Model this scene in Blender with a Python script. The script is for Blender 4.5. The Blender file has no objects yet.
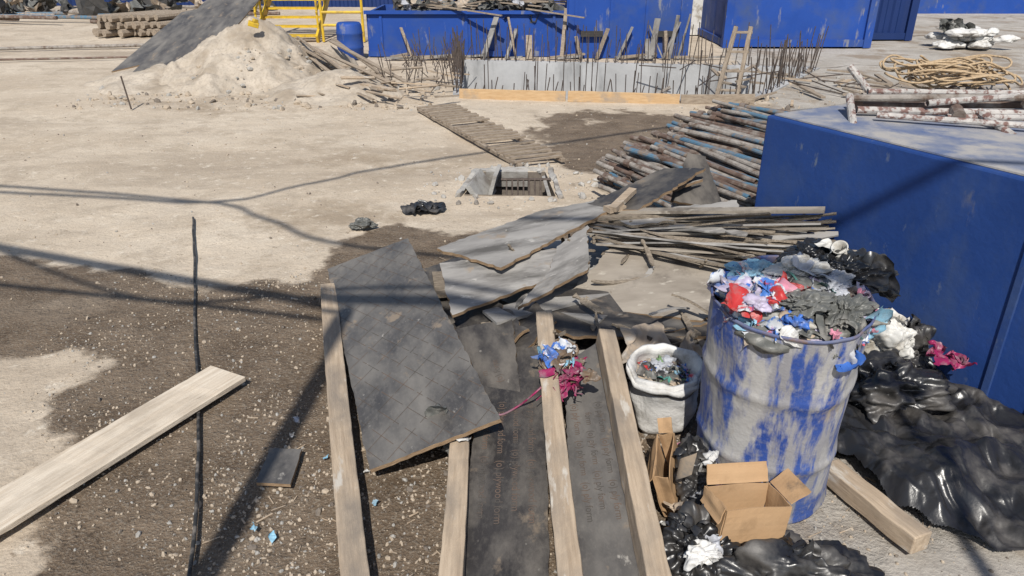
import bpy, bmesh, math, random
from mathutils import Vector, Matrix, noise, Euler
random.seed(7)
R=random.random
def U(a,b): return a+(b-a)*R()
sc=bpy.context.scene
COL=sc.collection

# ------------------------------------------------------------------ materials
def mat(name, c1, c2, ns=6, stretch=(1,1,1), rough=.85, bump=.25, bs=60, dust=None, dt=.5, dscale=3, dstretch=(1,1,1), dsoft=.08, metal=0, fine=None, rough2=None, spec=.3, bstretch=None, dust2=None):
    m=bpy.data.materials.new(name); m.use_nodes=True
    nt=m.node_tree; n=nt.nodes; L=nt.links
    b=n['Principled BSDF']
    b.inputs['Metallic'].default_value=metal
    b.inputs['Specular IOR Level'].default_value=spec
    tc=n.new('ShaderNodeTexCoord')
    oi=n.new('ShaderNodeObjectInfo')
    def nz(scale,st,det=5,off=0):
        mp=n.new('ShaderNodeMapping'); mp.inputs['Scale'].default_value=st; mp.inputs['Location'].default_value=(off,off*1.3,off*.7)
        L.new(tc.outputs['Object'],mp.inputs[0])
        t=n.new('ShaderNodeTexNoise'); t.noise_dimensions='4D'; t.inputs['Scale'].default_value=scale; t.inputs['Detail'].default_value=det; t.inputs['Roughness'].default_value=.62
        w=n.new('ShaderNodeMath'); w.operation='MULTIPLY'; w.inputs[1].default_value=37; L.new(oi.outputs['Random'],w.inputs[0]); L.new(w.outputs[0],t.inputs['W'])
        L.new(mp.outputs[0],t.inputs[0]); return t
    def mix(f,a,bb):
        x=n.new('ShaderNodeMix'); x.data_type='RGBA'
        for s,v in ((0,f),(6,a),(7,bb)):
            if hasattr(v,'links'): L.new(v,x.inputs[s])
            else: x.inputs[s].default_value = v if s==0 else (*v,1)
        return x.outputs[2]
    def thr(o,lo,hi):
        r=n.new('ShaderNodeMapRange'); r.inputs[1].default_value=lo; r.inputs[2].default_value=hi; L.new(o,r.inputs[0]); return r.outputs[0]
    a=nz(ns,stretch); f=thr(a.outputs[0],.32,.68)
    col=mix(f,c1,c2)
    if fine:
        g=nz(ns*9,stretch,3,3.3); col=mix(thr(g.outputs[0],.5,.75),col,fine)
    b.inputs['Roughness'].default_value=rough
    if dust:
        d=nz(dscale,dstretch,8,7.1); df=thr(d.outputs[0],dt-dsoft,dt+dsoft)
        col=mix(df,col,dust)
        if rough2 is not None:
            r=n.new('ShaderNodeMapRange'); r.inputs[3].default_value=rough; r.inputs[4].default_value=rough2; L.new(df,r.inputs[0]); L.new(r.outputs[0],b.inputs['Roughness'])
    if dust2:
        for c_,t_,s_,st_ in (dust2 if isinstance(dust2,list) else [dust2]):
            d=nz(s_,st_,7,2.9+s_*.1); col=mix(thr(d.outputs[0],t_-.03,t_+.05),col,c_)
    L.new(col,b.inputs['Base Color'])
    if bump:
        g=nz(bs,bstretch or stretch,4,1.7); bp=n.new('ShaderNodeBump'); bp.inputs['Strength'].default_value=bump; bp.inputs['Distance'].default_value=.02
        L.new(g.outputs[0],bp.inputs['Height']); L.new(bp.outputs[0],b.inputs['Normal'])
    return m

M={}
M['film']=mat('film_faced_plywood',(.048,.045,.044),(.088,.082,.077),5,(.8,1.3,1),rough=.4,bump=.06,bs=90,dust=(.175,.163,.148),dt=.54,dscale=3.2,dstretch=(.8,1.5,1),dsoft=.14,rough2=.75,spec=.5,fine=(.12,.11,.10),dust2=[((.22,.175,.13),.63,6,(1,1.4,1)),((.33,.31,.28),.68,16,(1,1.6,1))])
M['film_dk']=mat('film_faced_plywood_dark',(.027,.024,.023),(.055,.05,.046),5,(.8,1.4,1),rough=.38,bump=.06,bs=90,dust=(.14,.125,.108),dt=.57,dscale=4,dstretch=(.8,1.5,1),dsoft=.12,rough2=.8,spec=.5,fine=(.075,.068,.06),dust2=[((.19,.15,.11),.63,6,(1,1.4,1)),((.28,.26,.23),.69,15,(1,1.6,1))])
M['film_grey']=mat('plywood_cement_dusted',(.20,.19,.18),(.33,.315,.295),3,(.7,2,1),rough=.8,bump=.1,bs=60,dust=(.10,.094,.087),dt=.57,dscale=4,dstretch=(.6,2,1),dsoft=.08,dust2=[((.26,.21,.16),.62,5,(1,1.4,1)),((.42,.40,.37),.63,10,(1,2,1))])
M['film_tan']=mat('plywood_tan_dusted',(.22,.19,.155),(.34,.30,.25),4,(.7,2,1),rough=.85,bump=.12,bs=60,dust=(.13,.11,.09),dt=.58,dscale=5,dsoft=.08,dust2=((.42,.38,.32),.62,9,(1,2,1)))
M['plyedge']=mat('plywood_edge',(.16,.10,.055),(.34,.24,.15),30,(1,1,12),rough=.9,bump=.3)
M['timber']=mat('pine_timber',(.31,.235,.165),(.49,.39,.285),7,(.5,9,9),rough=.85,bump=.3,bs=30,dust=(.24,.20,.16),dt=.55,dscale=3,dstretch=(.8,2,2),dsoft=.1,bstretch=(.5,8,8),dust2=[((.5,.46,.4),.61,9,(.5,2,2)),((.13,.10,.075),.70,22,(.4,3,3))])
M['plank']=mat('plank_sun_bleached',(.50,.41,.31),(.70,.62,.51),6,(.5,12,9),rough=.85,bump=.3,bs=30,dust=(.40,.335,.26),dt=.58,dscale=4,dstretch=(.6,2,1),dsoft=.1,bstretch=(.5,8,8),dust2=((.30,.24,.18),.68,15,(.5,3,3)))
M['orange']=mat('formwork_plank',(.42,.27,.14),(.54,.38,.22),8,(1,6,6),rough=.8,dust=(.3,.25,.2),dt=.58,dscale=4)
M['oldwood']=mat('weathered_wood',(.20,.155,.115),(.36,.30,.235),9,(1,4,4),rough=.9,bump=.4)
M['splinter']=mat('splintered_ply',(.12,.095,.07),(.38,.32,.25),25,(1,9,9),rough=.95,bump=.6)
M['blue']=mat('blue_painted_concrete',(.011,.040,.165),(.018,.056,.215),2,rough=.6,bump=.15,bs=25,dust=(.045,.075,.16),dt=.60,dscale=2.5,dstretch=(1,1,.5),dsoft=.12,rough2=.85,dust2=[((.10,.13,.2),.67,14,(1,1,.4)),((.14,.145,.16),.66,4,(1,1,.25))])
M['blue2']=mat('blue_painted_steel',(.010,.050,.25),(.016,.066,.31),1,rough=.55,bump=.05,bs=10,dust=(.05,.08,.18),dt=.58,dscale=1.4,dsoft=.12,rough2=.85,dust2=((.18,.19,.23),.62,5,(1,1,.3)))
M['navy']=mat('navy_steel_and_shade',(.008,.025,.10),(.01,.03,.13),1,rough=.6,bump=.05)
M['drum']=mat('blue_drum_cement_stained',(.022,.055,.24),(.05,.10,.32),5,rough=.5,bump=.2,bs=50,dust=(.26,.255,.27),dt=.51,dscale=19,dstretch=(1.1,1.1,.16),dsoft=.05,rough2=.9,fine=(.14,.16,.27),dust2=[((.37,.36,.35),.545,8,(1,1,.33)),((.33,.28,.22),.64,6,(1,1,.6))])
M['drumrim']=mat('drum_rim',(.16,.17,.23),(.03,.06,.2),9,rough=.6,bump=.1,dust=(.2,.13,.09),dt=.58,dscale=14)
M['white']=mat('white_plastic',(.50,.49,.46),(.62,.61,.58),4,rough=.45,bump=.1,dust=(.3,.27,.22),dt=.54,dscale=9)
M['card']=mat('cardboard',(.36,.225,.12),(.44,.29,.165),3,rough=.9,bump=.08,bs=30,dust=(.27,.17,.09),dt=.58,dscale=7,dust2=((.2,.14,.09),.66,9,(1,1,1)))
M['black']=mat('black_plastic_bag',(.012,.012,.013),(.022,.022,.024),5,rough=.30,bump=.12,bs=30,dust=(.12,.11,.10),dt=.60,dscale=5,dsoft=.12,rough2=.7,spec=.6)
M['dull']=mat('dark_grey_plastic',(.07,.073,.068),(.15,.15,.14),6,rough=.4,bump=.1,bs=20,dust=(.22,.21,.19),dt=.6,dscale=12)
for k,c in dict(red=(.38,.03,.03),pink=(.5,.2,.27),magenta=(.22,.015,.07),cyan=(.2,.38,.5),tblue=(.04,.12,.4),paper=(.54,.53,.51),teal=(.06,.2,.17),tan=(.36,.29,.22),silver=(.36,.37,.40),green=(.12,.2,.09),lilac=(.38,.34,.45),brownc=(.13,.09,.06)).items():
    M[k]=mat('litter_'+k,c,tuple(min(1,x*1.2) for x in c),12,rough=.42,bump=.1,bs=30,dust=tuple(x*.4+.12 for x in c),dt=.56,dscale=20)
M['print_pack']=mat('printed_packaging',(.58,.57,.56),(.45,.5,.56),14,rough=.4,bump=.05,dust=(.06,.16,.45),dt=.53,dscale=16,dsoft=.02,dust2=((.5,.05,.06),.58,22,(1,1,1)))
M['rust']=mat('rusty_steel_tube',(.10,.065,.05),(.18,.125,.10),12,rough=.7,bump=.3,dust=(.27,.24,.21),dt=.56,dscale=9,metal=.2)
M['tubeblue']=mat('blue_worn_tube',(.06,.13,.20),(.1,.19,.27),8,rough=.6,bump=.2,dust=(.2,.155,.12),dt=.52,dscale=9)
M['tubegrey']=mat('cement_coated_tube',(.2,.18,.16),(.34,.31,.28),14,rough=.8,bump=.4,dust=(.12,.085,.065),dt=.57,dscale=12)
M['tubewhite']=mat('paint_flecked_tube',(.30,.285,.27),(.50,.47,.44),18,rough=.7,bump=.3,dust=(.17,.10,.085),dt=.53,dscale=26,dsoft=.04)
M['rope']=mat('hemp_rope',(.38,.27,.16),(.5,.38,.25),60,rough=.95,bump=.6)
M['rebar']=mat('rebar_steel',(.06,.045,.038),(.13,.105,.09),30,rough=.7,bump=.3,metal=.3)
M['hose']=mat('black_hose',(.02,.02,.02),(.04,.04,.04),9,rough=.55,bump=.1,dust=(.17,.15,.13),dt=.57,dscale=20)
M['conc']=mat('raw_concrete',(.33,.32,.30),(.45,.43,.40),1.6,rough=.9,bump=.4,bs=30,dust=(.2,.18,.16),dt=.54,dscale=4)
M['concwall']=mat('pit_wall_concrete',(.33,.33,.33),(.45,.45,.45),1.2,rough=.9,bump=.2,bs=20,dust=(.24,.24,.24),dt=.56,dscale=2,dstretch=(1,1,.3))
M['dirt']=mat('pale_dirt',(.36,.31,.25),(.48,.42,.345),3,rough=.95,bump=.8,bs=14,fine=(.28,.235,.19),dust=(.29,.24,.185),dt=.55,dscale=2)
M['yellow']=mat('yellow_paint',(.55,.36,.02),(.62,.42,.04),4,rough=.5,bump=.1,dust=(.3,.2,.05),dt=.58,dscale=6)
M['darksteel']=mat('dark_steel',(.03,.03,.03),(.06,.055,.05),6,rough=.6)
M['office']=mat('office_panel',(.45,.45,.45),(.52,.52,.52),2,rough=.6,bump=.05)
M['door_shade']=mat('opening_shade',(.02,.022,.025),(.03,.03,.035),2,rough=.2,bump=0)
M['sack']=mat('woven_sack',(.50,.49,.47),(.63,.62,.60),5,rough=.75,bump=.3,dust=(.3,.28,.25),dt=.58,dscale=8)
M['st1']=mat('stone_grey',(.26,.25,.23),(.38,.36,.33),20,rough=.9)
M['st2']=mat('stone_beige',(.34,.28,.215),(.43,.36,.28),20,rough=.9)
M['st3']=mat('dark_stone_and_hole_shade',(.12,.1,.085),(.2,.17,.14),20,rough=.9)
M['print']=mat('faded_brown_print',(.115,.08,.06),(.145,.10,.078),20,rough=.7,bump=0,dust=(.075,.068,.062),dt=.5,dscale=9,dsoft=.08)

# ------------------------------------------------------------------ mesh helpers
class MB:
    def __init__(s): s.v=[];s.f=[];s.m=[]
    def add(s,vs,fs,m=0):
        o=len(s.v); s.v+= [tuple(p) for p in vs]
        for f in fs: s.f.append([i+o for i in f]); s.m.append(m)
    def obj(s,name,mats,smooth=False,parent=None,matrix=None,bevel=0):
        me=bpy.data.meshes.new(name)
        vs=s.v
        loc=Vector((0,0,0))
        if matrix is None and vs:
            xs=[p[0] for p in vs];ys=[p[1] for p in vs];zs=[p[2] for p in vs]
            loc=Vector(((min(xs)+max(xs))/2,(min(ys)+max(ys))/2,min(zs)))
            vs=[(p[0]-loc.x,p[1]-loc.y,p[2]-loc.z) for p in vs]
        me.from_pydata(vs,[],s.f)
        for k in mats: me.materials.append(M[k] if isinstance(k,str) else k)
        me.polygons.foreach_set('material_index',s.m)
        if smooth: me.polygons.foreach_set('use_smooth',[True]*len(s.f))
        me.update()
        bm=bmesh.new(); bm.from_mesh(me); bmesh.ops.recalc_face_normals(bm,faces=bm.faces); bm.to_mesh(me); bm.free()
        o=bpy.data.objects.new(name,me); COL.objects.link(o)
        if matrix is not None: o.matrix_world=matrix
        else: o.location=loc
        if bevel:
            b=o.modifiers.new('bevel','BEVEL'); b.width=bevel; b.segments=2; b.limit_method='ANGLE'
        if parent: o.parent=parent; o.matrix_parent_inverse=parent.matrix_world.inverted()
        return o
def empty(name,loc):
    e=bpy.data.objects.new(name,None); e.location=loc; COL.objects.link(e); e.empty_display_size=.1
    bpy.context.view_layer.update(); return e
def frame(x,up=Vector((0,0,1))):
    x=Vector(x).normalized(); y=up.cross(x)
    if y.length<1e-4: y=Vector((0,1,0)).cross(x)
    y.normalize(); z=x.cross(y)
    return Matrix((x,y,z)).transposed()
BF=[(0,1,3,2),(4,6,7,5),(0,4,5,1),(2,3,7,6),(0,2,6,4),(1,5,7,3)]
def box(mb,c,s,rot=None,m=0):
    vs=[]
    for i in (-.5,.5):
        for j in (-.5,.5):
            for k in (-.5,.5):
                p=Vector((i*s[0],j*s[1],k*s[2]))
                if rot is not None: p=rot@p
                vs.append(Vector(c)+p)
    mb.add(vs,BF,m)
def bar(mb,a,b,w,h,m=0,roll=0):
    a=Vector(a);b=Vector(b); r=frame(b-a)@Matrix.Rotation(roll,3,'X')
    box(mb,(a+b)/2,((b-a).length,w,h),r,m)
def cyl(mb,a,b,r,seg=8,m=0,cap=True,r2=None):
    a=Vector(a);b=Vector(b);f=frame(b-a); r2=r if r2 is None else r2
    vs=[];fs=[]
    for i in range(seg):
        t=2*math.pi*i/seg; d=f@Vector((0,math.cos(t),math.sin(t)))
        vs+= [a+d*r,b+d*r2]
    for i in range(seg):
        j=(i+1)%seg; fs.append((2*i,2*i+1,2*j+1,2*j))
    if cap: fs.append([2*i for i in range(seg)]); fs.append([2*i+1 for i in range(seg)][::-1])
    mb.add(vs,fs,m)
def smoothpts(P,n=6):
    P=[Vector(p) for p in P]; out=[]
    for i in range(len(P)-1):
        p0=P[max(i-1,0)];p1=P[i];p2=P[i+1];p3=P[min(i+2,len(P)-1)]
        for k in range(n):
            t=k/n
            out.append(.5*((2*p1)+(p2-p0)*t+(2*p0-5*p1+4*p2-p3)*t*t+(3*p1-p0-3*p2+p3)*t**3))
    out.append(P[-1]); return out
def stroke(mb,P,r,seg=6,m=0):
    vs=[];fs=[];n=len(P)
    for i,p in enumerate(P):
        d=(P[min(i+1,n-1)]-P[max(i-1,0)]); f=frame(d if d.length>1e-6 else Vector((1,0,0)))
        for k in range(seg):
            t=2*math.pi*k/seg; vs.append(p+f@Vector((0,math.cos(t)*r,math.sin(t)*r)))
    for i in range(n-1):
        for k in range(seg):
            j=(k+1)%seg; fs.append((i*seg+k,i*seg+j,(i+1)*seg+j,(i+1)*seg+k))
    fs.append(list(range(seg))); fs.append([(n-1)*seg+k for k in range(seg)])
    mb.add(vs,fs,m)
def tube_hollow(mb,a,b,r,m=0):
    cyl(mb,a,b,r,10,m,cap=False); cyl(mb,a,b,r*.8,10,m,cap=False)

def board(name,cs,th,mk,jag=.002,edge='plyedge',parent=None,grid=0):
    P=[Vector(c) for c in cs]; n=len(P); c=sum(P,Vector())/n
    nr=Vector((0,0,0))
    for i in range(n): nr+= (P[i]-c).cross(P[(i+1)%n]-c)
    nr.normalize()
    if nr.z<0: nr=-nr
    e=max(((P[(i+1)%n]-P[i]) for i in range(n)),key=lambda q:q.length)
    x=(e-nr*e.dot(nr)).normalized(); y=nr.cross(x)
    rot=Matrix((x,y,nr)).transposed(); inv=rot.transposed()
    Q=[]
    loc=[inv@(p-c) for p in P]
    for i in range(n):
        a=loc[i];b=loc[(i+1)%n]; k=max(1,int((b-a).length/.03))
        d=(b-a).normalized() if (b-a).length>0 else Vector((1,0,0)); pn=Vector((-d.y,d.x,0)); sd=U(0,99)
        for j in range(k):
            p=a+(b-a)*(j/k); o=(U(-jag,jag)+jag*1.6*noise.noise(Vector((j*.25,sd,0))))*(0 if j==0 else 1)
            Q.append((p.x+pn.x*o,p.y+pn.y*o))
    N=len(Q); mb=MB()
    vs=[(q[0],q[1],0) for q in Q]+[(q[0],q[1],-th) for q in Q]
    mb.add(vs,[list(range(N))],0); mb.f.append(list(range(2*N-1,N-1,-1))); mb.m.append(0)
    for i in range(N): mb.f.append([i,i+N,(i+1)%N+N,(i+1)%N]); mb.m.append(1)
    mx=Matrix.Translation(c)@rot.to_4x4()
    o=mb.obj(name,[mk,edge],matrix=mx,parent=parent)
    if grid:
        poly=[(p.x*.985,p.y*.97) for p in loc]; g=MB()
        for ang in (.42,-.95):
            dx,dy=math.cos(ang),math.sin(ang); nx,ny=-dy,dx; k=-60
            while k<60:
                off=k*grid*(1 if ang>0 else 1.6); k+=1; ts=[]
                for i in range(len(poly)):
                    (x1,y1),(x2,y2)=poly[i],poly[(i+1)%len(poly)]
                    d1=x1*nx+y1*ny-off; d2=x2*nx+y2*ny-off
                    if d1*d2<0:
                        t=d1/(d1-d2); px,py=x1+(x2-x1)*t,y1+(y2-y1)*t; ts.append(px*dx+py*dy)
                if len(ts)==2:
                    t0,t1=sorted(ts); t=t0
                    while t<t1-.02:
                        te=min(t+U(.04,.2),t1); w=.0014
                        g.add([(dx*t+nx*(off-w),dy*t+ny*(off-w),.0012),(dx*te+nx*(off-w),dy*te+ny*(off-w),.0012),(dx*te+nx*(off+w),dy*te+ny*(off+w),.0012),(dx*t+nx*(off+w),dy*t+ny*(off+w),.0012)],[(0,1,2,3)]); t=te+U(.004,.05)
        q=g.obj('printed_grid',['print'],matrix=mx); q.parent=o; q.matrix_parent_inverse=mx.inverted()
    return o
def beam(name,a,b,w,h,mk='timber',roll=0,parent=None,bevel=.005):
    a=Vector(a);b=Vector(b); r=frame(b-a)@Matrix.Rotation(roll,3,'X'); mb=MB(); L=(b-a).length
    ns=max(2,int(L/.05)); vs=[];fs=[]; bow=U(-.008,.008)
    for i in range(ns+1):
        x=-L/2+L*i/ns; wob=bow*(1-(2*x/L)**2)
        for k,(y,z) in enumerate(((-w/2,-h/2),(w/2,-h/2),(w/2,h/2),(-w/2,h/2))):
            q=.003*noise.noise(Vector((x*11,k*7.3,a.y*5+a.x))); ch=.006*max(0,noise.noise(Vector((x*16,k*3.1,a.x*9)))-.25); vs.append((x,y+wob+q-ch*(1 if y>0 else -1),z+q-ch*(1 if z>0 else -1)))
    for i in range(ns):
        for k in range(4): fs.append((4*i+k,4*i+(k+1)%4,4*i+4+(k+1)%4,4*i+4+k))
    fs+= [(3,2,1,0),(4*ns,4*ns+1,4*ns+2,4*ns+3)]
    mb.add(vs,fs)
    return mb.obj(name,[mk],matrix=Matrix.Translation((a+b)/2)@r.to_4x4(),bevel=bevel,parent=parent)
def dirs(n,seed):
    rg=random.Random(seed); out=[]
    for i in range(n):
        v=Vector((rg.gauss(0,1),rg.gauss(0,1),rg.gauss(0,1))).normalized(); out.append((v,rg.uniform(.7,2.4),rg.uniform(0,9)))
    return out
DS=[dirs(6,s) for s in range(12)]
def fold(p,k,f):
    w=noise.noise_vector(p*f*.6+Vector((k,0,0)))*(.6/f); q=p+w; s=0
    for v,ff,ph in DS[k%12]:
        t=(q.dot(v)*ff*f+ph)%2; s+= (abs(t-1)-.5)/ff
    return s/2.0
def crumple(mb,c,s,m=0,n=12,amp=.45,rot=None):
    k=random.randrange(12); off=Vector((U(0,50),U(0,50),U(0,50)))
    rot=rot or Euler((U(-.9,.9),U(-.9,.9),U(0,6.3))).to_matrix(); vs=[];fs=[]
    sx=s*U(.8,1.3); sy=s*U(.6,1.1)
    for i in range(n+1):
        for j in range(n+1):
            p=Vector(((i/n-.5)*sx,(j/n-.5)*sy,0))
            q=Vector((i/n,j/n,0))*1.0+off; e=noise.noise_vector(q*1.6)*s*amp*1.0
            f1=Vector((fold(q,k,2.2)*.5,fold(q,k+3,2.2)*.5,fold(q,k+5,2.4)))*s*amp*.75
            f2=noise.noise_vector(q*5)*s*amp*.28
            vs.append(Vector(c)+rot@(p+e+f1+f2))
    for i in range(n):
        for j in range(n): a=i*(n+1)+j; fs.append((a,a+1,a+n+2,a+n+1))
    mb.add(vs,fs,m)
_ico={}
def ico(sub):
    if sub not in _ico:
        bm=bmesh.new(); bmesh.ops.create_icosphere(bm,subdivisions=sub,radius=1)
        bm.verts.index_update(); _ico[sub]=([v.co.copy() for v in bm.verts],[[v.index for v in f.verts] for f in bm.faces]); bm.free()
    return _ico[sub]
def blob(mb,c,s,m=0,sub=5,seed=0,fd=.2,rot=0,flat=.6,zmin=None):
    V,F=ico(sub); vs=[]; rz=Matrix.Rotation(rot,3,'Z'); so=Vector((seed*3.1,seed*1.7,seed))
    for v in V:
        r=1+.28*noise.noise(v*1.2+so)
        r+=fd*1.1*fold(v+so,seed,1.4)+fd*.8*fold(v+so,seed+4,3)+fd*.4*fold(v+so,seed+8,7)
        p=Vector((v.x*s[0],v.y*s[1],v.z*s[2]))*r
        p=rz@p
        if p.z<-s[2]*flat: p.z=-s[2]*flat+ (p.z+s[2]*flat)*.05
        q=Vector(c)+p
        if zmin is not None and q.z<zmin: q.z=zmin+.002*noise.noise(v*9)
        vs.append(q)
    mb.add(vs,F,m)

# ------------------------------------------------------------------ ground
PIT=[(-.7,10.95),(3.2,10.45),(5.2,13.4),(-.9,14.3)]
DRN=[(-.42,6.25),(-.30,6.92),(.32,6.95),(.38,6.2)]
WET=[(-6,5.0),(-3.5,4.85),(-2.56,4.62),(-1.96,4.25),(-1.39,4.48),(-1.35,5.2),(-.88,5.56),(-.46,5.3),(.6,5.8),(1.4,6.0),(2.6,4.9),(3.2,2.6),(1.5,2.0),(1.1,1.5),(1.2,0),(-1.4,0),(-1.6,1.6),(-1.85,2.3),(-2.0,2.69),(-2.3,3.01),(-2.15,3.35),(-2.4,3.55),(-2.9,3.45),(-6,3.6)]
DAMP=[(.35,9.6),(.2,8.2),(.6,6.9),(1.2,6.0),(3.2,6.3),(3.0,9.2),(1.5,9.9)]
def inside(p,poly):
    x,y=p;c=False;n=len(poly)
    for i in range(n):
        x1,y1=poly[i];x2,y2=poly[(i+1)%n]
        if (y1>y)!=(y2>y) and x<(x2-x1)*(y-y1)/(y2-y1)+x1: c=not c
    return c
def sdist(p,poly):
    d=1e9;x,y=p;n=len(poly)
    for i in range(n):
        x1,y1=poly[i];x2,y2=poly[(i+1)%n];dx=x2-x1;dy=y2-y1
        t=max(0,min(1,((x-x1)*dx+(y-y1)*dy)/(dx*dx+dy*dy))); d=min(d,math.hypot(x-x1-t*dx,y-y1-t*dy))
    return d if inside(p,poly) else -d
def gz(x,y):
    k=noise.noise(Vector((x*.8,y*.8,0)))*.022+noise.noise(Vector((x*3,y*3,5)))*.009+noise.noise(Vector((x*9,y*9,2)))*.003
    d=max(-sdist((x,y),PIT),0) if y>8 else 1
    return (k-.014)*min(1,d*3)
def axis(segs):
    out=[segs[0][0]]
    for a,b,st in segs:
        n=max(1,round((b-a)/st)); out+=[a+(b-a)*(i+1)/n for i in range(n)]
    return out
X=axis([(-140,-40,20),(-40,-14,2),(-14,-6,.4),(-6,-3.6,.12),(-3.6,2.6,.04),(2.6,6,.15),(6,14,.5),(14,40,3),(40,140,20)])
Y=axis([(-60,-6,9),(-6,1.4,.6),(1.4,6.2,.04),(6.2,11,.12),(11,20,.4),(20,40,2),(40,240,25)])
bm=bmesh.new(); g=[]
for y in Y:
    g.append([bm.verts.new((x,y,gz(x,y) if abs(x)<15 and y<22 else 0)) for x in X])
for j in range(len(Y)-1):
    for i in range(len(X)-1): bm.faces.new((g[j][i],g[j][i+1],g[j+1][i+1],g[j+1][i]))
for poly in (PIT,DRN):
    n=len(poly)
    xs=[p[0] for p in poly];ys=[p[1] for p in poly]
    for i in range(n):
        a=Vector((*poly[i],0));b=Vector((*poly[(i+1)%n],0)); d=b-a; nn=Vector((-d.y,d.x,0))
        fs=[f for f in bm.faces if min(xs)-1<f.calc_center_median().x<max(xs)+1 and min(ys)-1<f.calc_center_median().y<max(ys)+1]
        ge=list({e for f in fs for e in f.edges})+fs+list({v for f in fs for v in f.verts})
        bmesh.ops.bisect_plane(bm,geom=ge,plane_co=a,plane_no=nn)
    dl=[f for f in bm.faces if inside((f.calc_center_median().x,f.calc_center_median().y),poly)]
    bmesh.ops.delete(bm,geom=dl,context='FACES')
me=bpy.data.meshes.new('ground'); bm.to_mesh(me); bm.free()
aw=me.attributes.new('wet','FLOAT','POINT'); ac=me.attributes.new('slab','FLOAT','POINT')
wet=[];slab=[]
for v in me.vertices:
    x,y=v.co.x,v.co.y; w=0;s=0
    if -7<x<5 and 0<y<11:
        w=.5+sdist((x,y),WET)/.5
        w=max(w,min(.72,.5+sdist((x,y),DAMP)/1.1))
    w=max(0,min(1,w))
    s=max(0,min(1,(x-2.6-.15*(y-8))/1.2))*max(0,min(1,(y-8)/1.5))
    s=max(s, max(0,min(1,(x-.95)/.2))*max(0,min(1,(2.75-y)/.3)))
    wet.append(w);slab.append(s)
aw.data.foreach_set('value',wet); ac.data.foreach_set('value',slab)
me.polygons.foreach_set('use_smooth',[True]*len(me.polygons))
ground=bpy.data.objects.new('ground',me); COL.objects.link(ground)
gm=bpy.data.materials.new('ground_dirt'); gm.use_nodes=True; nt=gm.node_tree;n=nt.nodes;L=nt.links;bs=n['Principled BSDF']; bs.inputs['Specular IOR Level'].default_value=.2
tc=n.new('ShaderNodeTexCoord')
def NZ(s,d=6,r=.6,off=0,st=(1,1,1)):
    mp=n.new('ShaderNodeMapping'); mp.inputs['Location'].default_value=(off,off,0); mp.inputs['Scale'].default_value=st; L.new(tc.outputs['Object'],mp.inputs[0])
    t=n.new('ShaderNodeTexNoise'); t.inputs['Scale'].default_value=s; t.inputs['Detail'].default_value=d; t.inputs['Roughness'].default_value=r; L.new(mp.outputs[0],t.inputs[0]); return t.outputs[0]
def TH(o,a,b,c=0,d=1):
    r=n.new('ShaderNodeMapRange'); 
    for i,q in zip((1,2,3,4),(a,b,c,d)): r.inputs[i].default_value=q
    L.new(o,r.inputs[0]); return r.outputs[0]
def MX(f,a,b,bt='MIX'):
    x=n.new('ShaderNodeMix'); x.data_type='RGBA'; x.blend_type=bt
    for s,v in ((0,f),(6,a),(7,b)):
        if hasattr(v,'links'): L.new(v,x.inputs[s])
        else: x.inputs[s].default_value = v if s==0 else (*v,1)
    return x.outputs[2]
def MA(op,a,b):
    x=n.new('ShaderNodeMath'); x.operation=op
    for i,v in enumerate((a,b)):
        if hasattr(v,'links'): L.new(v,x.inputs[i])
        else: x.inputs[i].default_value=v
    return x.outputs[0]
def AT(k):
    a=n.new('ShaderNodeAttribute'); a.attribute_name=k; return a.outputs['Fac']
dry=MX(TH(NZ(.7,8),.35,.65),(.46,.38,.29),(.575,.495,.395))
dry=MX(TH(NZ(1.7,8,.7,4),.50,.62),dry,(.42,.35,.27))
dry=MX(TH(NZ(.5,7,.65,14,(.35,1.5,1)),.53,.66),dry,(.37,.305,.235))
dry=MX(TH(NZ(.33,9,.7,31),.56,.64),dry,(.33,.265,.195))
dry=MX(TH(NZ(9,6,.75,8),.56,.7),dry,(.64,.57,.47))
dry=MX(TH(NZ(60,4,.7),.52,.80),dry,(.28,.225,.165))
dry=MX(TH(NZ(17,5,.75,28),.61,.70),dry,(.26,.205,.15))
wetc=MX(TH(NZ(3,8),.35,.65),(.12,.085,.056),(.21,.157,.11))
wetc=MX(TH(NZ(90,3,.7),.5,.72),wetc,(.29,.25,.20))
wetc=MX(TH(NZ(1.1,5,.6,3),.55,.7),wetc,(.27,.215,.16))
wetc=MX(TH(NZ(28,4,.7,6),.6,.7),wetc,(.075,.055,.038))
wf=MA('ADD',AT('wet'),MA('MULTIPLY',MA('SUBTRACT',NZ(2.2,9,.65,2),.5),1.3))
wf=TH(wf,.46,.6)
col=MX(wf,dry,wetc)
slc=MX(TH(NZ(1.5,7),.35,.65),(.33,.30,.26),(.46,.43,.385))
slc=MX(TH(NZ(.8,7,.7,9),.5,.60),slc,(.27,.22,.17))
slc=MX(TH(NZ(40,3),.5,.8),slc,(.28,.25,.22))
vo=n.new('ShaderNodeTexVoronoi'); vo.feature='DISTANCE_TO_EDGE'; vo.inputs['Scale'].default_value=.55
wn=n.new('ShaderNodeTexNoise'); wn.inputs['Scale'].default_value=2.2; wn.inputs['Detail'].default_value=6; L.new(tc.outputs['Object'],wn.inputs[0])
vm=n.new('ShaderNodeMix'); vm.data_type='VECTOR'; vm.inputs[0].default_value=.3; L.new(tc.outputs['Object'],vm.inputs[4]); L.new(wn.outputs['Color'],vm.inputs[5]); L.new(vm.outputs[1],vo.inputs['Vector'])
slc=MX(MA('MULTIPLY',TH(vo.outputs['Distance'],.0,.02,1,0),TH(NZ(.9,3,.5,5),.45,.6)),slc,(.12,.1,.08))
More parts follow.
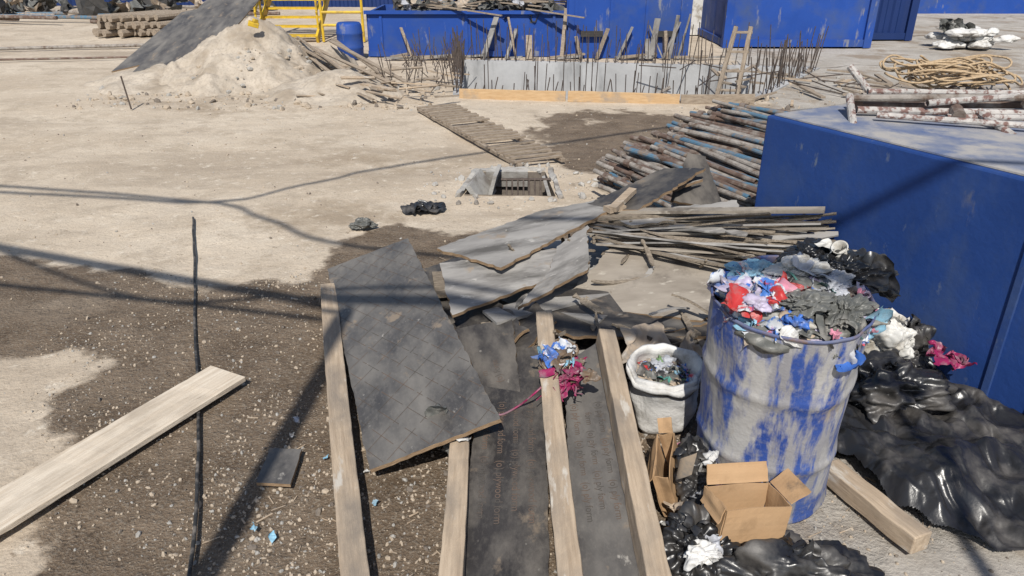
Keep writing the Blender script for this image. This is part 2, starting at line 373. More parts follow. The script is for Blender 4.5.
sf=TH(MA('ADD',AT('slab'),MA('MULTIPLY',MA('SUBTRACT',NZ(2,6),.5),.6)),.45,.55)
col=MX(sf,col,slc)
L.new(col,bs.inputs['Base Color'])
L.new(TH(wf,0,1,.95,.7),bs.inputs['Roughness'])
b1=n.new('ShaderNodeBump'); b1.inputs['Distance'].default_value=.03; L.new(TH(wf,0,1,.42,.8),b1.inputs['Strength']); L.new(MA('ADD',NZ(45,5,.7),MA('MULTIPLY',NZ(6,5,.6),2.2)),b1.inputs['Height']); L.new(b1.outputs[0],bs.inputs['Normal'])
me.materials.append(gm)

V1,F1=ico(1)
def stones(name,pts,mats=('st1','st2','st3')):
    mb=MB()
    for x,y,s in pts:
        rot=Euler((U(0,6),U(0,6),U(0,6))).to_matrix(); z=gz(x,y); sx,sy,sz=s*U(.7,1.3),s*U(.6,1.2),s*U(.4,.8)
        mb.add([Vector((x,y,z+sz*.25))+(rot@Vector((v.x*U(.7,1.15)*sx,v.y*sy*U(.8,1.1),v.z*sz))) for v in V1],F1,random.choice((0,1,1,1,2)))
    return mb.obj(name,list(mats))
pts=[]
while len(pts)<10500:
    x=U(-2.6,1.3);y=U(1.6,4.6)
    if sdist((x,y),WET)<-.08: continue
    dn=.35+.65*noise.noise(Vector((x*1.6,y*1.6,9)))
    if -1.3<x<-.1 and y<3.1: dn+=.7
    if R()<dn: pts.append((x,y,.0025+.0085*R()**3+(.010 if R()<.015 else 0)))
stones('gravel',pts)
pts=[(U(-6,2.6),U(1.8,12),.004+.012*R()**4) for _ in range(2200)]+[(U(2.2,7),U(8,12.5),.01+.05*R()**3) for _ in range(550)]+[(U(1.1,2.3),U(1.6,2.5),.003+.008*R()**3) for _ in range(350)]
pts=[p for p in pts if not inside(p[:2],PIT) and not inside(p[:2],DRN)]
stones('scattered_pebbles',pts)

# ------------------------------------------------------------------ foundation pit
mb=MB(); D=1.3
pp=[Vector((*p,0)) for p in PIT]
for i in range(4):
    a=pp[i];b=pp[(i+1)%4]; d=(b-a).normalized(); o=Vector((d.y,-d.x,0))
    mb.add([a+Vector((0,0,.012)),b+Vector((0,0,.012)),b+Vector((0,0,-D)),a+Vector((0,0,-D)),
            a+o*.16-d*.16+Vector((0,0,.012)),b+o*.16+d*.16+Vector((0,0,.012)),b+o*.16+d*.16+Vector((0,0,-D)),a+o*.16-d*.16+Vector((0,0,-D))],
           [(0,1,2,3),(4,5,1,0),(4,7,6,5),(7,3,2,6)])
mb.add([p+Vector((0,0,-D)) for p in pp],[(0,1,2,3)])
pit=mb.obj('foundation_pit',['concwall'])
mb=MB()
for i in range(4):
    a=pp[i];b=pp[(i+1)%4]; L_=(b-a).length; k=int(L_/.15); d=(b-a).normalized(); o=Vector((d.y,-d.x,0))
    for j in range(k):
        for r_ in range(2 if i!=0 else 1):
            p=a+d*(L_*(j+U(.2,.8))/k)+o*U(.02,.14); h=U(.3,.75) if i!=0 else U(.1,.3)
            cyl(mb,p+Vector((0,0,-.2)),p+Vector((U(-.12,.12),U(-.12,.12),h)),.008,5)
for j in range(60):
    p=Vector((U(-2.0,-.9),U(11.0,14.5),0)); cyl(mb,p,p+Vector((U(-.2,.2),U(-.15,.15),U(.15,.6))),.007,5)
for j in range(50):
    p=Vector((U(-.5,4.2),U(11.3,13.6),-D)); 
    if inside(p[:2],PIT): cyl(mb,p,p+Vector((U(-.1,.1),U(-.1,.1),U(1.2,1.85))),.008,5)
for j in range(14):
    p=Vector((U(2.6,6.0),U(10.3,14.5),.03)); t=U(0,3.1); cyl(mb,p,p+Vector((U(.5,1.4)*math.cos(t),U(.5,1.4)*math.sin(t),U(0,.1))),.01,5)
mb.obj('starter_rebar',['rebar'])
mb=MB(); cyl(mb,(1.0,12.2,-.9),(2.6,12.4,-.15),.03,8); mb.obj('steel_prop',['tubegrey'])
e=empty('formwork_edge_planks',(1.2,10.5,0))
for k,(a,b) in enumerate([((-.75,10.72,.05),(.75,10.52,.05)),((.78,10.5,.06),(2.3,10.3,.05)),((2.32,10.32,.04),(3.3,10.2,.07))]):
    beam('plank_%d'%(k+1),a,b,.035,.15,'orange' if k<2 else 'oldwood',parent=e)
e=empty('wooden_ladder',(3.1,10.9,0))
a1=Vector((2.82,10.75,-.6));b1_=Vector((3.2,11.15,.92)); off=Vector((.34,-.05,0))
beam('rail_1',a1,b1_,.055,.045,'oldwood',parent=e); beam('rail_2',a1+off,b1_+off*.6,.055,.045,'oldwood',parent=e)
for k in range(6):
    t=.1+k*.17; p=a1.lerp(b1_,t); q=(a1+off).lerp(b1_+off*.6,t); beam('rung_%d'%(k+1),p-off*.1,q+off*.1,.035,.035,'oldwood',parent=e)

# ------------------------------------------------------------------ drain opening
mb=MB(); dd=[Vector((*p,-.004)) for p in DRN]
for i in range(4):
    a=dd[i];b=dd[(i+1)%4]; mb.add([a,b,b+Vector((0,0,-.6)),a+Vector((0,0,-.6))],[(0,1,2,3)],2)
mb.add([p+Vector((0,0,-.6)) for p in dd],[(0,1,2,3)],1)
def rough_bar(a,b,w,h,m=0,roll=0):
    a=Vector(a);b=Vector(b); f=frame(b-a)@Matrix.Rotation(roll,3,'X'); L_=(b-a).length; n_=14; vs=[];fs=[]
    for i in range(n_+1):
        for y,z in ((-w/2,-h/2),(w/2,-h/2),(w/2,h/2),(-w/2,h/2)):
            q=Vector((L_*i/n_,y,z)); q+=noise.noise_vector((a+q)*14)*.026; vs.append(a+f@q)
    for i in range(n_):
        for k in range(4): fs.append((4*i+k,4*i+(k+1)%4,4*i+4+(k+1)%4,4*i+4+k))
    fs+=[(3,2,1,0),(4*n_,4*n_+1,4*n_+2,4*n_+3)]; mb.add(vs,fs,m)
rough_bar((-.47,6.2,0),(-.34,6.95,.005),.05,.05,0,.3); rough_bar((.43,6.15,-.005),(.37,7.0,.0),.05,.05,0,-.25); rough_bar((-.3,6.98,.0),(.32,7.0,.0),.05,.05,0)
box(mb,(-.28,6.58,-.06),(.26,.5,.045),Euler((.05,.95,-.12)).to_matrix(),0)
box(mb,(-.16,6.66,.0),(.035,.38,.20),Euler((0,.25,-.1)).to_matrix(),0)
box(mb,(-.05,6.9,-.05),(.4,.05,.16),Euler((.2,.0,0)).to_matrix(),0)
box(mb,(.33,6.5,-.06),(.03,.5,.16),Euler((0,-.3,.05)).to_matrix(),0)
for k in range(80):
    a=U(0,6.283); q=Vector((-.02+math.cos(a)*U(.46,.9),6.57+math.sin(a)*U(.42,.7),0)); s=.008+.04*R()**2.5
    rot=Euler((U(-3,3),U(-3,3),U(0,6))).to_matrix(); q.z=gz(q.x,q.y)+s*.2
    mb.add([q+rot@Vector((v.x*s*U(.7,1.2),v.y*s*.8,v.z*s*.6)) for v in V1],F1,0)
dr=mb.obj('drain_box',['conc','st3','st3'])  # walls and floor use the dark stone colour to paint the hole's shade
mb=MB()
for k in range(8):
    x=-.05+k*.052; cyl(mb,(x,6.60,.02),(x,6.34,-.42),.008,6)
cyl(mb,(-.1,6.6,.025),(.36,6.62,.02),.014,6); cyl(mb,(-.1,6.34,-.42),(.36,6.34,-.42),.012,6); cyl(mb,(-.1,6.47,-.2),(.36,6.48,-.2),.009,6)
mb.obj('drain_grate',['rebar'])
e=empty('slatted_walkway',(-.5,8.4,0))
a=Vector((-1.2,9.75,.03));b=Vector((.1,7.05,.03)); d=(b-a).normalized(); s=Vector((-d.y,d.x,0))
if s.x<0: s=-s
for k,q in enumerate((-.02,.46)): beam('rail_%d'%(k+1),a+s*q,b+s*q,.05,.04,'oldwood',parent=e)
mb=MB()
for k in range(24):
    p=a+d*((b-a).length*(k+.5)/24)+Vector((0,0,.032)); 
    if k in (9,17): continue
    bar(mb,p-s*U(.03,.07)+d*U(-.02,.02),p+s*U(.47,.52)+d*U(-.03,.03),U(.035,.055),.02)
mb.obj('slats',['oldwood'],parent=e)

# ------------------------------------------------------------------ mounds
def mound(name,cx,cy,rx,ry,h,seed,mk='dirt',n=130):
    mb=MB();vs=[];fs=[]
    for i in range(n+1):
        for j in range(n+1):
            u=(i/n*2-1)*1.25;v=(j/n*2-1)*1.25; r=math.hypot(u,v)
            r+= .22*noise.noise(Vector((u*2+seed,v*2,seed)))
            z=h*max(0,1-r)**.9 if r<1 else -.04*(r-1)*10
            x=cx+u*rx;y=cy+v*ry
            z+= (.12*h*noise.noise(Vector((x*3,y*3,seed)))+.06*h*noise.noise(Vector((x*8,y*8,seed)))+.03*h*noise.noise(Vector((x*22,y*22,seed))))*(1 if r<1 else .2)
            vs.append((x,y,max(z,-.05)))
    for i in range(n):
        for j in range(n): a=i*(n+1)+j; fs.append((a,a+n+1,a+n+2,a+1))
    mb.add(vs,fs); return mb.obj(name,[mk],smooth=True)
mound('dirt_mound',-4.2,12.7,1.55,1.8,.88,2)
mound('dirt_mound',-2.6,11.2,1.0,.95,.34,5)
mound('dirt_mound',-5.6,12.1,1.0,1.0,.26,8)
board('plywood_sheet',[(-6.0,11.7,.05),(-4.75,12.1,.4),(-4.35,14.4,1.28),(-5.4,14.6,1.25)],.02,'film')
board('plywood_sheet',[(-6.4,12.2,.08),(-5.3,12.6,.42),(-5.15,14.8,.95),(-6.1,14.5,.9)],.02,'film')
mb=MB()
for k in range(9):
    a=Vector((U(-3.7,-2.9),U(12.4,13.8),U(.35,.6))); b=Vector((a.x+U(1.0,1.7),a.y-U(1.6,2.6),U(.08,.2))); bar(mb,a,b,U(.03,.07),.022,roll=U(-.4,.4),m=random.choice((0,0,0,1)))
for k in range(34):
    a=Vector((U(-3.2,-1.0),U(10.1,12.2),U(.05,.28))); t=U(-1,1); L_=U(.2,.7); bar(mb,a,a+Vector((L_*math.cos(t),L_*math.sin(t)*.8,U(-.08,.05))),U(.03,.07),.02,m=random.choice((0,1)),roll=U(-.5,.5))
mb.obj('scrap_lumber',['oldwood','timber'])
pts=[(U(-6.2,-1.0),U(9.9,11.6),.01+.06*R()**3) for _ in range(620)]
stones('rubble',pts)
mb=MB()
for k in range(300):
    a=U(0,6.28);r=U(.15,1.0); x=-4.2+1.5*r*math.cos(a); y=12.7-1.7*r*abs(math.sin(a)); s=.012+.05*R()**3; z=.88*(1-r)**.9*.98
    mb.add([Vector((x,y,z))+Vector((v.x*s*U(.8,1.2),v.y*s,v.z*s*.7)) for v in V1],F1,random.choice((0,1)))
mb.obj('mound_stones',['st2','st1'])
mb=MB(); cyl(mb,(-5.05,9.9,0),(-5.12,9.95,.42),.012,6); mb.obj('marker_stake',['rebar'])
mb=MB(); box(mb,(-4.0,12.1,.86),(.16,.1,.07),Euler((.2,.3,.3)).to_matrix()); box(mb,(-3.97,12.12,.91),(.08,.06,.05),Euler((.2,.3,.9)).to_matrix()); mb.obj('yellow_bucket_lid',['yellow'],bevel=.01)

# ------------------------------------------------------------------ background
def panel_wall(mb,a,b,z0,h,m=0,pitch=.28,dep=.04):
    a=Vector(a);b=Vector(b);d=(b-a);L_=d.length;d.normalize();o=Vector((d.y,-d.x,0)); n_=int(L_/pitch); P=[]
    for i in range(n_):
        x=i*pitch; P+= [(x,0),(x+pitch*.35,0),(x+pitch*.5,dep),(x+pitch*.85,dep)]
    P.append((L_,0)); vs=[]
    for x,y in P: vs+= [a+d*x-o*y+Vector((0,0,z0)),a+d*x-o*y+Vector((0,0,z0+h))]
    mb.add(vs,[(2*i,2*i+2,2*i+3,2*i+1) for i in range(len(P)-1)],m)
e=empty('blue_waste_skip',(-.8,15.3,0))
mb=MB()
def tray(mb,x0,x1,y0,y1,h,t=.06,m=0,m2=0):
    box(mb,((x0+x1)/2,y0,h/2),(x1-x0,t,h),m=m); box(mb,((x0+x1)/2,y1,h/2),(x1-x0,t,h),m=m)
    box(mb,(x0,(y0+y1)/2,h/2),(t,y1-y0-t-.004,h),m=m); box(mb,(x1,(y0+y1)/2,h/2),(t,y1-y0-t-.004,h),m=m)
    box(mb,((x0+x1)/2,(y0+y1)/2,h*.8),(x1-x0-t-.01,y1-y0-t-.01,.04),m=m2)
tray(mb,-2.75,1.0,14.95,17,.80,m2=1)
for x in (-2.5,-.87,.8): box(mb,(x,14.905,.40),(.05,.03,.76))
box(mb,(-.87,14.9,.81),(3.86,.1,.06)); box(mb,(-.87,14.9,.06),(3.8,.08,.1))
mb.obj('shell',['blue2','darksteel'],parent=e)
mb=MB()
for k in range(110): crumple(mb,(U(-2.3,.8),U(14.9,16.6),U(.78,.98)),U(.12,.38),random.choice((0,0,0,1,1,2,3)),n=6)
for k in range(34):
    a=Vector((U(-2.3,.3),U(14.8,16.4),U(.86,1.05))); bar(mb,a,a+Vector((U(.4,1.4),U(-.5,.5),U(-.15,.2))),.06,.02,m=4)
mb.obj('debris',['dull','darksteel','silver','tan','oldwood'],parent=e)
mb=MB(); tray(mb,1.06,3.35,14.75,17,1.6,m2=1)
for k in range(4): box(mb,(1.2+k*.66,14.705,.75),(.05,.03,1.4))
for x in (1.5,2.9): box(mb,(x,14.64,.45),(.42,.06,.10),m=1)
mb.obj('blue_waste_skip',['blue2','darksteel'])
# clutter leaning against the skips
mb=MB()
for k in range(16):
    x=U(-2.6,3.2); bar(mb,(x,14.5,.01),(x+U(-.3,.3),14.84 if x<1 else 14.6,U(.3,.9)),U(.03,.12),.02,m=random.choice((0,1)))
for k in range(20):
    a=Vector((U(-2.8,3.4),U(14.4,14.6),.04)); bar(mb,a,a+Vector((U(.2,.8),U(-.15,.15),U(0,.06))),U(.03,.1),.03,m=random.choice((0,1)))
mb.obj('leaning_boards',['oldwood','film_grey'])
e=empty('site_office_cabin',(4.2,19,0))
mb=MB(); box(mb,(4.4,20.2,1.35),(3.0,3,2.7)); mb.obj('walls',['office'],parent=e)
mb=MB()
box(mb,(3.55,18.68,1.1),(.55,.03,2.2)); mb.obj('doorway_shade',['door_shade'],parent=e)  # dark panel on the solid wall, painted shade of an open door
mb=MB()
for x in (3.22,3.88): box(mb,(x,18.65,1.12),(.08,.09,2.24))
box(mb,(3.55,18.65,2.29),(.74,.09,.09)); box(mb,(4.45,18.66,1.0),(.8,.06,2.0)); mb.obj('door_frame',['white'],parent=e)
mb=MB(); box(mb,(5.25,18.66,1.35),(.6,.05,1.9)); mb.obj('blue_door',['blue2'],parent=e)
mb=MB(); box(mb,(4.4,20.2,2.76),(3.2,3.2,.1)); mb.obj('roof',['navy'],parent=e)
def container(name,x0,x1,y0,y1,h,mt='blue2',mside='blue2',pitch=.28,dep=.035):
    e=empty(name,((x0+x1)/2,(y0+y1)/2,0)); mb=MB()
    panel_wall(mb,(x0,y0,0),(x1,y0,0),.12,h-.2,0,pitch,dep); panel_wall(mb,(x1,y0,0),(x1,y1,0),.12,h-.2,1,pitch,dep); panel_wall(mb,(x1,y1,0),(x0,y1,0),.12,h-.2,0,pitch,dep); panel_wall(mb,(x0,y1,0),(x0,y0,0),.12,h-.2,1,pitch,dep)
    mb.obj('steel_walls',[mt,mside],parent=e)
    mb=MB()
    for x in (x0,x1):
        for y in (y0,y1): box(mb,(x,y,h/2),(.16,.16,h))
    for y in (y0,y1):
        for z in (.09,h-.06): box(mb,((x0+x1)/2,y,z),(x1-x0-.165,.12,.14))
    for x in (x0,x1):
        for z in (.09,h-.06): box(mb,(x,(y0+y1)/2,z),(.12,y1-y0-.165,.14))
    box(mb,((x0+x1)/2,(y0+y1)/2,h-.05),(x1-x0-.17,y1-y0-.17,.05)); mb.obj('frame',[mt],parent=e)
container('shipping_container',4.5,7.45,16.3,18.8,2.5,pitch=.95,dep=.012)
container('shipping_container',7.7,8.95,17.6,20.5,2.5,'navy','navy')  # shade of this panel beside the bright container is put into its navy colour
e=empty('site_hoarding',(0,27,0)); mb=MB()
panel_wall(mb,(-60,30,0),(-3,27,0),0,2.4,1); panel_wall(mb,(-3,27,0),(9,26,0),0,2.4,0,1.2,.02); panel_wall(mb,(9,24.6,0),(60,24,0),0,2.4,0,1.2,.02)
mb.obj('sheets',['blue2','navy'],parent=e); mb=MB()
for k in range(40): x=-58+k*3; y=30.1-(x+60)*.0526 if x<-3 else 27.1; box(mb,(x,y+.1,1.3),(.1,.1,2.6))
mb.obj('posts',['darksteel'],parent=e)
mb=MB()
for k in range(28):
    l=k//10; blob(mb,(8.95+(k%10)*.125+U(-.1,.1)+l*.05,16.2+U(-.3,.35),.08+l*.12),(.2,.14,.085),0,4,k,.18,U(-.8,.8))
mb.obj('cement_sacks',['sack'],smooth=True)
mb=MB()
for k in range(7): crumple(mb,(U(9.0,9.6),16.3,U(.36,.44)),.28,0,n=6)
mb.obj('empty_sack_scraps',['dull'])
e=empty('yellow_steel_stair',(-4.9,17.8,0)); mb=MB()
for k in range(6): box(mb,(-5.0,17.4+k*.3,.12+k*.17),(1.3,.26,.04))
for x in (-5.68,-4.32):
    bar(mb,(x,17.2,.05),(x,19.2,1.18),.05,.18)
    for k in range(5): cyl(mb,(x,17.4+k*.4,.15+k*.22),(x,17.4+k*.4,1.0+k*.22),.025,8)
    cyl(mb,(x,17.35,1.0),(x,19.1,1.95),.028,8); cyl(mb,(x,17.35,.6),(x,19.1,1.55),.022,8)
for z in (.35,.62,.9): cyl(mb,(-4.2,17.3,z),(-3.3,17.3,z),.03,8)
for x in (-4.2,-3.3): cyl(mb,(x,17.3,0),(x,17.3,1.0),.03,8)
mb.obj('stair_frame',['yellow'],parent=e)
def lathe(mb,prof,c,seg=40,m=0,rot=None,wob=0):
    vs=[];fs=[]
    for r,z in prof:
        for k in range(seg):
            t=2*math.pi*k/seg; p=Vector((r*math.cos(t),r*math.sin(t),z))
            if wob: p+=noise.noise_vector(p*9)*wob+Vector((math.cos(t),math.sin(t),0))*wob*1.2*fold(p,3,9)
            if rot is not None: p=rot@p
            vs.append(Vector(c)+p)
    for i in range(len(prof)-1):
        for k in range(seg): j=(k+1)%seg; fs.append((i*seg+k,i*seg+j,(i+1)*seg+j,(i+1)*seg+k))
    mb.add(vs,fs,m)
mb=MB(); lathe(mb,[(0,0),(.2,0),(.23,.04),(.24,.2),(.25,.22),(.24,.24),(.24,.45),(.25,.47),(.24,.49),(.23,.62),(.2,.66),(0,.66)],(-3.05,14.6,0)); mb.obj('blue_plastic_barrel',['blue2'],smooth=True)
mb=MB()
for k in range(26):
    l=k//9; x=-9.8+(k%9)*.18+l*.1; cyl(mb,(x,18.2+U(-.2,.2),.1+l*.16),(x+.75+U(-.2,.2),19.6,.1+l*.16),U(.07,.09),8)
mb.obj('timber_pole_stack',['oldwood'])
mb=MB()
for k in range(14):
    a=Vector((U(-17,-9),U(21,25),U(.04,.2))); cyl(mb,a,a+Vector((U(2,5),U(-1.3,.6),0)),.05,7,m=random.choice((0,1,2)))
cyl(mb,(-13,15.2,.04),(-7.2,16.4,.05),.035,8,m=1); cyl(mb,(-9.6,14.2,.04),(-6.4,14.6,.05),.02,8,m=2)
mb.obj('loose_pipes',['tubeblue','tubegrey','rust'])
mb=MB()
for k in range(70): crumple(mb,(U(-19,-8),U(22.5,26),U(.1,.4)),U(.3,.9),random.choice((0,0,1,2)),n=5)
mb.obj('rubbish_heap',['dull','darksteel','tan'])
mb=MB()
for k in range(30):
    a=Vector((U(3.2,6.5),U(10.0,13.0),.03)); t=U(0,3.1); L_=U(.15,.7); bar(mb,a,a+Vector((L_*math.cos(t),L_*math.sin(t),U(0,.05))),U(.03,.09),.025,m=random.choice((0,0,1)))
mb.obj('scattered_offcuts',['oldwood','timber'])

# ------------------------------------------------------------------ blue block
C1=Vector((1.47,4.29,0)); dv=Vector((.477,-.879,0)); nv=Vector((.879,.477,0)); BH=1.1
e=empty('blue_concrete_block',C1+dv*1.2+nv*1.1); mb=MB()
rotb=Matrix((dv,nv,Vector((0,0,1)))).transposed()
cc=C1+dv*1.4+nv*1.1
box(mb,cc+Vector((0,0,BH/2)),(2.8,2.2,BH),rotb); blk=mb.obj('block',['blue'],parent=e,bevel=.012)
mb=MB()
mb2=C1+dv*1.55-nv*.006
box(mb,mb2+Vector((0,0,BH/2)),(.035,.014,BH-.03),rotb); mb.obj('panel_seam',['blue'],parent=e,bevel=.003)
mb=MB(); box(mb,cc+Vector((0,0,BH+.006)),(2.74,2.14,.008),rotb); mb.obj('pale_top',[mat('pale_blue_top',(.08,.12,.24),(.28,.28,.29),3,rough=.8,bump=.2,dust=(.36,.34,.32),dt=.52,dscale=4)],parent=e)  # top sheet in a paler, mottled blue than the sides
mb=MB(); zt=BH+.045
PP=[((1.98,4.36,0),(3.5,4.36,0),1),((1.95,4.22,0),(3.4,4.05,0),0),((2.05,4.5,0),(3.6,4.62,0),0),((2.15,4.62,.0),(3.6,4.85,0),2),((2.35,4.02,0),(3.5,3.98,0),0),
    ((1.92,4.3,.05),(3.4,4.26,.06),2),((2.1,4.45,.06),(3.5,4.3,.07),0),((2.5,4.75,0),(3.7,5.05,0),2),((2.3,4.15,.05),(3.6,4.45,.08),0),((2.0,4.08,0),(2.9,3.72,0),0)]
for a,b,m in PP: tube_hollow(mb,Vector(a)+Vector((0,0,zt)),Vector(b)+Vector((0,0,zt)),U(.016,.023),m)
for p,q in (((1.93,4.3,zt+.06),(1.86,4.02,zt-.06)),((2.52,4.02,zt+.03),(2.58,3.78,zt-.05)),((2.2,4.62,zt+.02),(2.1,4.75,zt+.16))):
    cyl(mb,p,q,.022,10,0)
for p in ((1.99,4.36),(2.4,4.03),(2.2,4.48),(2.9,4.2),(2.7,4.62)):
    cyl(mb,(p[0],p[1]-.04,zt+.01),(p[0]+.02,p[1]+.04,zt+.03),.035,10,1)
mb.obj('steel_props',['tubewhite','rust','tubegrey'],smooth=False)
mb=MB()
for k in range(20):
    c=Vector((2.75+U(-.12,.12),4.72+U(-.09,.09),zt+.05+U(0,.08))); rx,ry=U(.16,.34),U(.1,.2); ph=U(0,6); P=[]
    for i in range(36):
        t=i/36*6.1+ph; P.append(c+Vector((rx*math.cos(t),ry*math.sin(t),.02*math.sin(3*t)+.012*k*.3))+noise.noise_vector(Vector((t,k,0)))*.04)
    stroke(mb,P,.007,6)
mb.obj('rope_coil',['rope'],smooth=True)

# ------------------------------------------------------------------ scaffold tube pile
mb=MB()
for k in range(240):
    t=R(); base=Vector((.74+1.4*t+U(-.1,.1),6.25+1.15*t+U(-.35,.3),0)); 
    lvl=R()**.9; z=.04+lvl*(.24+.30*t)
    ang=math.atan2(-2.2,1.3)+U(-.2,.2)+.10*(t-.5); L_=U(1.3,2.3)
    b=base+Vector((math.cos(ang)*L_,math.sin(ang)*L_,0)); 
    rel=b-C1; 
    if rel.dot(dv)>-.06: b=b-dv*(rel.dot(dv)+.06)
    a=Vector((base.x,base.y,z+U(0,.06))); b.z=max(.04,z*.9+U(-.03,.07)+.08*t)
    m=random.choice((0,0,0,0,1,1,2,2,2)); tube_hollow(mb,a,b,U(.016,.024),m)
    if R()<.35:
        p=a.lerp(b,U(.02,.12)); cyl(mb,p,p+(b-a).normalized()*.06,.034,8,0)
mb.obj('scaffold_tube_pile',['rust','tubeblue','tubegrey'])

# ------------------------------------------------------------------ plywood scrap pile
P1=board('plywood_sheet',[(-1.19,4.36,.11),(-.66,4.40,.29),(-.05,2.45,.29),(-.57,2.39,.07)],.018,'film',jag=.003,grid=.085)
beam('timber_beam',(-.62,3.9,.07),(-.3,2.8,.07),.1,.1)
board('plywood_sheet',[(-.43,3.93,.42),(.17,4.34,.5),(1.23,4.62,.62),(.53,4.2,.53),(-.06,3.6,.44)],.018,'film_grey',.007)
board('plywood_sheet',[(-.40,3.76,.40),(-.30,3.32,.30),(.21,3.58,.39),(.26,3.84,.45)],.018,'film_grey',.007)
board('plywood_sheet',[(.44,4.06,.50),(.40,3.60,.44),(.03,3.32,.33),(.2,3.62,.42),(.25,3.85,.47)],.018,'film_grey',.007)
board('plywood_sheet',[(.58,4.02,.38),(1.43,3.93,.46),(1.30,3.62,.40),(.95,3.28,.27),(.25,3.5,.29)],.018,'film_tan',.008)
board('plywood_sheet',[(.0,3.40,.27),(.35,3.62,.31),(1.15,3.42,.30),(1.0,3.18,.25),(.3,3.2,.25)],.018,'film_dk',.005)
board('plywood_sheet',[(-.75,4.05,.16),(-.3,4.3,.22),(.0,3.4,.2),(-.35,3.3,.15)],.018,'film_dk',.005)
board('plywood_sheet',[(-.25,4.5,.12),(.9,4.9,.22),(1.2,4.3,.2),(.1,3.9,.15)],.018,'film_grey',.005)
board('plywood_sheet',[(1.02,4.55,.5),(1.18,4.9,.72),(1.3,4.88,.70),(1.36,4.5,.45)],.018,'film_dk',.004)
board('plywood_sheet',[(.35,4.3,.50),(1.0,4.75,.66),(1.25,4.66,.68),(.75,4.2,.56)],.018,'film_dk',.008)
board('plywood_sheet',[(.55,4.25,.50),(1.35,4.25,.60),(1.3,4.08,.58),(.7,4.08,.50)],.016,'film_grey',.012,edge='splinter')
board('plywood_sheet',[(-.32,3.45,.18),(-.1,3.52,.30),(.08,3.2,.29),(-.12,3.12,.17)],.018,'film_dk',.010)
board('plywood_sheet',[(-.12,3.35,.22),(.12,3.42,.33),(.22,3.26,.30),(.02,3.12,.2)],.018,'film_dk',.012)
board('plywood_sheet',[(.5,3.4,.26),(.95,3.5,.31),(1.0,3.28,.28),(.6,3.18,.25)],.018,'film',.010)
D1=board('plywood_sheet',[(-.14,3.02,.19),(.15,3.16,.24),(.12,1.45,.05),(-.2,1.45,.05)],.018,'film_dk',.003)
D2=board('plywood_sheet',[(.24,2.98,.20),(.42,3.14,.27),(.46,1.45,.06),(.2,1.45,.06)],.018,'film',.003)
D3=board('plywood_sheet',[(-.35,3.25,.24),(.0,3.3,.3),(.05,2.6,.14),(-.2,2.55,.12)],.018,'film_dk',.004)
mb=MB()
for k in range(34):
    z=.03+(k%11)*.026; c=Vector((U(-.05,1.15),U(3.45,4.15),z)); a=U(-.5,.5)+(0 if R()<.6 else 1.4)
    box(mb,c,(U(.4,.9),U(.12,.4),.016),Euler((U(-.05,.05),U(-.06,.06),a)).to_matrix(),random.choice((0,1,2)))
for k in range(44):
    c=Vector((U(-.25,1.1),U(3.15,3.6),U(.04,.24))); box(mb,c,(U(.15,.5),U(.04,.16),.016),Euler((U(-.25,.25),U(-.3,.3),U(0,3))).to_matrix(),random.choice((0,0,1)))
mb.obj('scrap_plywood_stack',['film_dk','splinter','film_grey'])
def strip(mb,a,b,w,m,roll):
    d=(b-a); L_=d.length; f=frame(d)@Matrix.Rotation(roll,3,'X'); n_=14; vs=[];fs=[]; sag=U(-.02,.02)
    for i in range(n_+1):
        x=L_*i/n_; ww=w*(1 if 1<i<n_-3 else U(.15,.9))*U(.85,1.1); o=sag*math.sin(math.pi*i/n_)
        for y,z in ((-ww/2,-.005),(ww/2,-.005),(ww/2,.005),(-ww/2,.005)): vs.append(a+f@Vector((x,y+o,z+o)))
    for i in range(n_):
        for q in range(4): fs.append((4*i+q,4*i+(q+1)%4,4*i+4+(q+1)%4,4*i+4+q))
    fs+=[(3,2,1,0),(4*n_,4*n_+1,4*n_+2,4*n_+3)]
    mb.add(vs,fs,m)
mb=MB()
for k in range(130):
    t=R(); a=Vector((U(.42,1.05),4.0+.3*t+U(-.09,.12),U(.38,.48))); xe=U(1.25,1.86); b=Vector((xe,3.62+.32*t+U(-.15,.1),.46+U(-.07,.16)*(.4+t)+.08*(xe-1.25)))
    rel=b-C1
    if rel.dot(nv)>-.03: b-=nv*(rel.dot(nv)+.03)
    strip(mb,a,b,U(.012,.075)*(1 if R()<.5 else .5),random.choice((0,0,1,2)),U(-.6,.6))
bar(mb,(.5,4.34,.5),(1.68,3.78,.70),.07,.018,m=2); bar(mb,(.45,4.2,.5),(1.4,4.12,.58),.05,.02,m=0)
mb.obj('splintered_plywood_strips',['splinter','film_grey','film_tan'])
mb=MB()
for k in range(90):
    c=Vector((U(.0,1.3),U(3.1,4.3),0)); c.z=.14+.2*R()+.12*(c.y-3.1); t=U(0,6.28); L_=U(.06,.3); strip(mb,c,c+Vector((L_*math.cos(t),L_*math.sin(t),U(-.1,.1))),U(.01,.04),random.choice((0,0,1)),U(-.6,.6))
mb.obj('splinters_in_pile',['splinter','film_grey'])
mb=MB()
box(mb,(.62,4.25,.55),(.12,.07,.03),Euler((0,0,.5)).to_matrix()); bar(mb,(.6,4.2,.56),(.75,4.42,.61),.05,.03); mb.obj('wood_offcut',['timber'])

